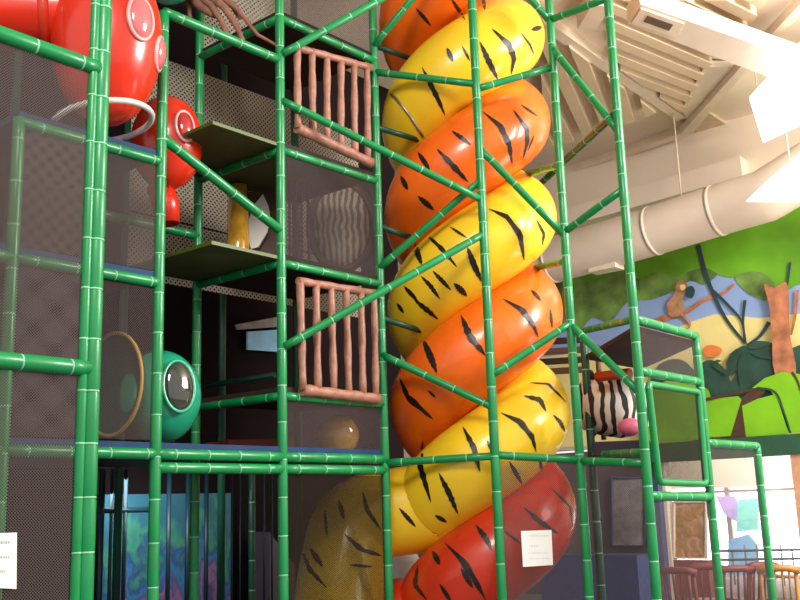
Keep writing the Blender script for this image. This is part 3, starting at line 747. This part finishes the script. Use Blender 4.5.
# ---- jungle mural, painted shapes on the wall
t = thing('jungle_mural', 'painted jungle mural with sky, canopy, tree trunk and bushes on the far wall', 'mural', onw(700, 437, .02))
lay = [0]
def paint(name, poly, m, smooth=0, parent=t, label=None):
    lay[0] += 1; off = .012+.004*lay[0]
    if smooth:
        q = []; n = len(poly)
        for i in range(n):
            a, b, c, d = [V((*poly[(i+j) % n], 0)) for j in (-1, 0, 1, 2)]
            for s in range(smooth):
                u = s/smooth; q.append(.5*((2*b)+(c-a)*u+(2*a-5*b+4*c-d)*u*u+(3*b-a-3*c+d)*u**3))
        poly = [(v.x, v.y) for v in q]
    from mathutils.geometry import tessellate_polygon
    v = [onw(x, y, off) for x, y in poly]; tr = tessellate_polygon([[V((x, y, 0)) for x, y in poly]])
    mb = MB(); mb.add(v, [tuple(f) for f in tr]); return obj(name, mb, m, parent, label)
def line(name, pts, w, m):
    lay[0] += 1; off = .012+.004*lay[0]; q = []
    n = len(pts); P_ = [V((*p, 0)) for p in pts]; c = []
    for i in range(n-1):
        a, b, cc, d = P_[max(i-1, 0)], P_[i], P_[i+1], P_[min(i+2, n-1)]
        for s in range(5):
            u = s/5; c.append(.5*((2*b)+(cc-a)*u+(2*a-5*b+4*cc-d)*u*u+(3*b-a-3*cc+d)*u**3))
    c.append(P_[-1]); L_, R_ = [], []
    for i, p in enumerate(c):
        tt = (c[min(i+1, len(c)-1)]-c[max(0, i-1)]).normalized(); nn = V((-tt.y, tt.x, 0)); ww = w*(1-.5*i/len(c))/2
        L_.append(onw(p.x+nn.x*ww, p.y+nn.y*ww, off)); R_.append(onw(p.x-nn.x*ww, p.y-nn.y*ww, off))
    mb = MB(); k = len(c); mb.add(L_+R_, [(i, i+1, k+i+1, k+i) for i in range(k-1)]); return obj(name, mb, m, t)
paint('sky', [(520, 245), (880, 135), (880, 430), (520, 450)], 'sky')
paint('yellow_field', [(520, 360), (640, 345), (690, 322), (715, 314), (760, 318), (880, 305), (880, 430), (520, 450)], 'sand')
paint('canopy_shade', [(520, 240), (700, 200), (720, 262), (706, 284), (690, 281), (672, 292), (650, 300), (628, 302), (610, 322), (592, 318), (578, 332), (560, 330), (520, 335)], 'canopyd', 4)
paint('canopy', [(560, 262), (640, 235), (700, 205), (880, 125), (880, 300), (815, 290), (800, 284), (788, 290), (774, 296), (765, 284), (752, 287), (740, 279), (722, 276), (706, 268), (690, 271), (676, 277), (655, 272), (640, 279), (618, 272), (590, 282)], 'canopy', 4)
paint('canopy_fringe', [(735, 276), (760, 272), (775, 285), (768, 300), (756, 297), (745, 291)], 'canopyd', 4)
line('branch', [(655, 322), (685, 312), (704, 300), (722, 294), (734, 284)], 5, 'trunk')
line('branch', [(640, 330), (660, 318), (678, 316), (690, 326)], 4, 'trunk')
line('vine', [(698, 245), (705, 272), (716, 300), (728, 322), (745, 343)], 5, 'vine')
line('vine', [(712, 290), (726, 303), (742, 322), (744, 343)], 3.4, 'vine')
line('vine', [(745, 300), (743, 322), (746, 344)], 3.4, 'vine'); line('vine', [(769, 322), (760, 336), (747, 345)], 4, 'vine')
line('vine', [(790, 262), (787, 285), (783, 300)], 3, 'vine'); line('branch', [(797, 290), (795, 315), (791, 335)], 4, 'trunk')
line('vine', [(768, 286), (771, 300)], 2.5, 'vine')
paint('monkey', [(679, 284), (685, 285), (688, 291), (684, 296), (683, 302), (684, 310), (680, 316), (672, 317), (668, 312), (669, 303), (673, 296), (676, 291)], 'monkey', 4)
line('monkey_arm', [(673, 298), (668, 306), (672, 314)], 3, 'trunk'); line('monkey_tail', [(680, 314), (688, 318), (690, 326), (685, 330)], 2.5, 'monkey')
paint('monkey_head', [(677, 283), (682, 281), (687, 284), (687, 290), (681, 292), (676, 289)], 'trunk', 3)
paint('monkey_face', [(680, 285), (685, 285), (685, 289), (681, 290)], 'sand', 3)
paint('toucan', [(686, 288), (692, 286), (695, 291), (692, 298), (686, 296)], 'vine', 3)
paint('orange_fish', [(703, 348), (712, 345), (722, 349), (718, 356), (706, 356)], 'orangep', 3)
paint('bush', [(700, 372), (703, 362), (712, 360), (720, 364), (728, 374), (731, 382), (738, 366), (726, 366), (730, 354), (742, 346), (755, 344), (772, 343), (790, 350), (800, 345), (880, 340), (880, 430), (690, 430)], 'bush', 2)
paint('bush', [(655, 370), (668, 360), (682, 360), (692, 368), (700, 380), (700, 400), (650, 400)], 'bush', 3)
for fx, fy, tx, ty in ((745, 352, 722, 378), (745, 350, 731, 358), (748, 348, 772, 340), (750, 352, 775, 356), (744, 352, 741, 384), (710, 366, 699, 372), (712, 364, 727, 372), (714, 363, 722, 358)):
    dx, dy = tx-fx, ty-fy; L_ = math.hypot(dx, dy); nx, ny = -dy/L_*L_*.16, dx/L_*L_*.16
    paint('frond', [(fx, fy), (fx+dx*.4+nx, fy+dy*.4+ny), (tx, ty+3), (fx+dx*.4-nx, fy+dy*.4-ny)], 'bush', 3)
paint('tree_trunk', [(764, 284), (774, 288), (786, 282), (789, 300), (790, 335), (796, 374), (775, 374), (772, 335), (769, 305)], 'trunk', 3)
lay[0] += 2
paint('leaf', [(640, 402), (668, 380), (700, 384), (712, 400), (708, 438), (640, 440)], 'lime', 2)
paint('leaf', [(705, 402), (718, 398), (738, 396), (742, 400), (731, 436), (702, 438)], 'lime', 1)
paint('leaf_gap', [(742, 398), (752, 388), (768, 386), (764, 394), (748, 406), (746, 438), (730, 438)], 'brown', 1)
paint('leaf', [(742, 406), (757, 399), (776, 394), (787, 428), (790, 434), (746, 437)], 'lime', 1)
paint('leaf', [(752, 388), (765, 378), (782, 372), (800, 374), (880, 370), (880, 430), (792, 434), (786, 418), (778, 400), (768, 388)], 'lime', 1)
line('leaf_edge', [(704, 400), (722, 396), (752, 390)], 3.5, 'brown'); line('leaf_edge', [(792, 372), (797, 380), (801, 392)], 3, 'brown'); line('leaf_edge', [(757, 388), (775, 392), (784, 412), (791, 434)], 2.5, 'bush')
# fascia under the mural
mb = MB(); a, b = onw(640, 460, .25), onw(880, 448, .25); zz0, zz1 = onw(750, 457, .25).z, onw(750, 437, .25).z
mb.box(V((a.x, a.y, zz0)), V((b.x-a.x, b.y-a.y, 0)), -WN*.25, V((0, 0, zz1-zz0))); struct('trim_11', mb, 'dkgreenband')
# column and window wall beyond the opening
a = onw(811, 500, .05); mb = MB(); mb.aabb(V((a.x, a.y, zb/2)), .38, .3, zb, 0, Vv, WN); struct('trim_12', mb, 'salmon')
a = onw(669.5, 540, .05); mb = MB(); mb.aabb(V((a.x, a.y, zb/2)), .12, .2, zb, 0, Vv, WN); struct('trim_13', mb, 'creaml')
def onf(px, py, off=0): return onpl(px, py, W0-WN*5, (Vv.x, Vv.y), off)
a, b = onf(640, 460), onf(900, 450)
zt = 4.2; zs = .1
mb = MB(); mb.box(V((a.x, a.y, 0)), V((b.x-a.x, b.y-a.y, 0)), -WN*.2, V((0, 0, zs))); struct('wall_far', mb, 'creaml')
mb = MB(); mb.box(V((a.x, a.y, zs)), V((b.x-a.x, b.y-a.y, 0)), -WN*.05, V((0, 0, zt-zs))); struct('window_3', mb, 'win')
mb = MB()
for x in (728, 800, 840):
    c = onf(x, 500, .06); mb.aabb(V((c.x, c.y, zt/2+.4)), .1, .1, zt-.7, 0, Vv, WN)
zz = onf(750, 492, .06).z; mb.box(V((a.x, a.y, zz))+WN*.06, V((b.x-a.x, b.y-a.y, 0)), WN*.06, V((0, 0, .06))); struct('trim_14', mb, 'sill')
# cream soffit above the windows
mb = MB(); zz = onf(760, 486, .3).z; mb.box(V((a.x, a.y, zz))+WN*.2, V((b.x-a.x, b.y-a.y, 0)), WN*.1, V((0, 0, .9))); struct('trim_15', mb, 'creaml')
def fcard(name, label, cat, poly, m, off):
    mb = MB(); mb.prism([onf(x, y, off) for x, y in poly], -WN*.08); obj(name, mb, m, label=label, cat=cat)
fcard('lilac_banner', 'pale lilac banner in front of the bright far windows', 'banner', [(716, 496), (734, 496), (743, 512), (736, 522), (724, 514)], 'lilac', .5)
fcard('blue_slide', 'pale blue play structure low in front of the bright far windows', 'play structure', [(728, 540), (748, 534), (757, 545), (757, 575), (728, 575)], 'paleblue', .8)
fcard('aqua_banner', 'pale aqua banner hanging right of the lilac banner in front of the far windows', 'banner', [(738, 500), (757, 498), (758, 530), (736, 532)], 'aqua', .7)
a = onf(750, 470, 2.2); area_far = (a.x, a.y, 3.0)
t = thing('balustrade', 'thin grey railing in front of the far windows', 'railing', onf(770, 590, 2))
for yy in (551, 560):
    mb = MB(); mb.sweep([onf(715, yy, 2), onf(830, yy-2, 2)], .025, 8); obj('rail', mb, 'rail', t)
for px in (732, 745, 757, 769, 781, 792, 803):
    a = onf(px, 551, 2); mb = MB(); mb.sweep([a+V((0, 0, .12 if px % 2 else 0)), V((a.x, a.y, 0))], .016, 8); obj('baluster', mb, 'rail', t)
# painting and boards on the lower wall
def board(name, label, cat, q, m, mf, off=.08, parent=None):
    c = [onw(x, y, off) for x, y in q]; th = thing(name, label, cat, (c[2]+c[3])/2)
    mb = MB(); mb.prism(c, -WN*.05); obj('board', mb, m, th)
    mb = MB(); mb.sweep(c+c[:1], .03, 6, 0, False); obj('frame', mb, mf, th)
board('painting', 'orange and gold painting on the partition seen through the low tower net', 'painting', [(674, 502), (706, 502), (706, 558), (674, 558)], 'art', 'creaml')
board('notice_board', 'pale grey board seen through the net right of the red coil', 'board', [(612, 478), (645, 478), (645, 546), (612, 546)], 'grey', 'bluepad')
mb = MB(); a, b = onw(556, 553, 1.5), onw(652, 551, 1.5); mb.box(V((a.x, a.y, 0)), V((b.x-a.x, b.y-a.y, 0)), WN*.5, V((0, 0, a.z))); obj('bench', mb, 'bluepad', cat='bench', label='long dark blue padded bench at the foot of the far wall')
mb = MB(); c = [onw(x, y, -.2) for x, y in ((672, 560), (712, 560))]; a, b = onw(668, 560, .1), onw(708, 560, .1)
mb.box(V((a.x, a.y, 0)), V((b.x-a.x, b.y-a.y, 0)), -WN*.15, V((0, 0, a.z))); 
struct('trim_16', mb, 'redwood')
mb = MB(); c = onw(660, 540, .6); mb.aabb(V((c.x, c.y, zb/2-.3)), .16, .16, zb-.6, 0, Vv, WN); obj('padded_column', mb, 'bluepad', cat='column', label='blue padded column left of the orange painting')
# chairs
def chair(m, label, grp):
    th = thing('dining_chair', label, 'chair', (0, 0, 0), grp)
    mb = MB(); mb.aabb(V((0, 0, .45)), .42, .42, .04); obj('seat', mb, m, th)
    for sx in (-1, 1):
        mb = MB(); mb.sweep([V((sx*.18, -.18, 0)), V((sx*.18, -.18, .44))], .02, 8); obj('leg', mb, m, th)
        mb = MB(); mb.sweep([V((sx*.18, .18, 0)), V((sx*.18, .19, .5)), V((sx*.18, .25, .84))], .022, 8); obj('leg', mb, m, th)
    mb = MB(); mb.sweep([V((-.22, .25, .82)), V((-.1, .262, .85)), V((.1, .262, .85)), V((.22, .25, .82))], .04, 10); obj('top_rail', mb, m, th)
    for x in (-.11, -.04, .04, .11):
        mb = MB(); mb.sweep([V((x, .19, .46)), V((x, .256, .83))], .013, 6); obj('spindle', mb, m, th)
    return th
proto = chair('redwood', '', 'red chairs behind the low net'); first = True
labs = ['dark red spindle-back chair farthest left behind the low net', 'dark red spindle-back chair second from the left behind the low net', 'dark red spindle-back chair third from the left behind the low net', 'dark red spindle-back chair farthest right behind the low net, nearest the wooden chair']
for i, px in enumerate((683, 704, 726, 748)):
    o = proto if i == 0 else copy_tree(proto)
    o.location = (0, 11.9 if i % 2 else 11.4, 0); o.rotation_euler.z = 2.6+i*.3
    a = P(px, 574, o.location.y); o.location.x = a.x; o['label'] = labs[i]
w = chair('wood', 'amber wooden chair just right of the last green post at the lower right', 'wooden chairs'); a = P(776, 576, 11.3); w.location = (a.x, a.y, 0); w.rotation_euler.z = 2.9
del w['group']
t = thing('dining_table', 'small pale table at the lower right edge beyond the wooden chair', 'table', at((P(806, 585, 11.6).x, 11.6), 0))
a = t.location; mb = MB(); mb.sweep([V((a.x, a.y, .72)), V((a.x, a.y, .76))], .45, 32); obj('tabletop', mb, 'creaml', t)
mb = MB(); mb.sweep([V((a.x, a.y, .04)), V((a.x, a.y, .72))], .05, 12); mb.sweep([V((a.x, a.y, 0)), V((a.x, a.y, .04))], .28, 24); obj('pedestal', mb, 'rail', t)

# ------------------------------------------------------------------ light
w = bpy.data.worlds.new('world'); bpy.context.scene.world = w; w.use_nodes = True
bg = w.node_tree.nodes['Background']; bg.inputs[0].default_value = (1, .95, .88, 1); bg.inputs[1].default_value = .75
def area(name, loc, tgt, size, e, col):
    l = bpy.data.lights.new(name, 'AREA'); l.shape = 'RECTANGLE'; l.size, l.size_y = size; l.energy = e; l.color = col
    o = bpy.data.objects.new(name, l); C.objects.link(o); o.location = loc
    o.rotation_euler = (V(tgt)-V(loc)).to_track_quat('-Z', 'Y').to_euler(); return o
area('window_daylight', (8.5, 6.5, 6.6), (1, 10, 3.5), (3.5, 2.5), 900, (1, .97, .92))
area('hall_fill', (-.5, .5, 7.6), (.3, 9, 3.8), (2, 2), 330, (1, .95, .88))
area('hall_fill', (9, 9, 1.2), (9, 14, 8), (5, 3), 330, (1, .88, .74))  # added uplight near the floor that brightens the ceiling
a = P(150, 490, 10.0); area('under_deck_fill', (a.x, a.y, 1.9), (a.x-.2, 11.5, .8), (1.2, .3), 10, (.95, 1, 1))  # added fill to brighten the underwater mural, no fixture hangs there
c_ = onf(760, 520, 0); area('far_room_fill', area_far, tuple(c_), (3, .8), 110, (1, .95, .88))  # added fill that lifts the dim room beyond the opening
sc = bpy.context.scene
sc.view_settings.view_transform = 'Standard'; sc.view_settings.look = 'None'; sc.view_settings.gamma = 1; sc.view_settings.use_curve_mapping = False
sc.view_settings.exposure = .5
sc.cycles.transparent_max_bounces = 24
for o in C.objects:
    if '_l' in o: del o['_l']
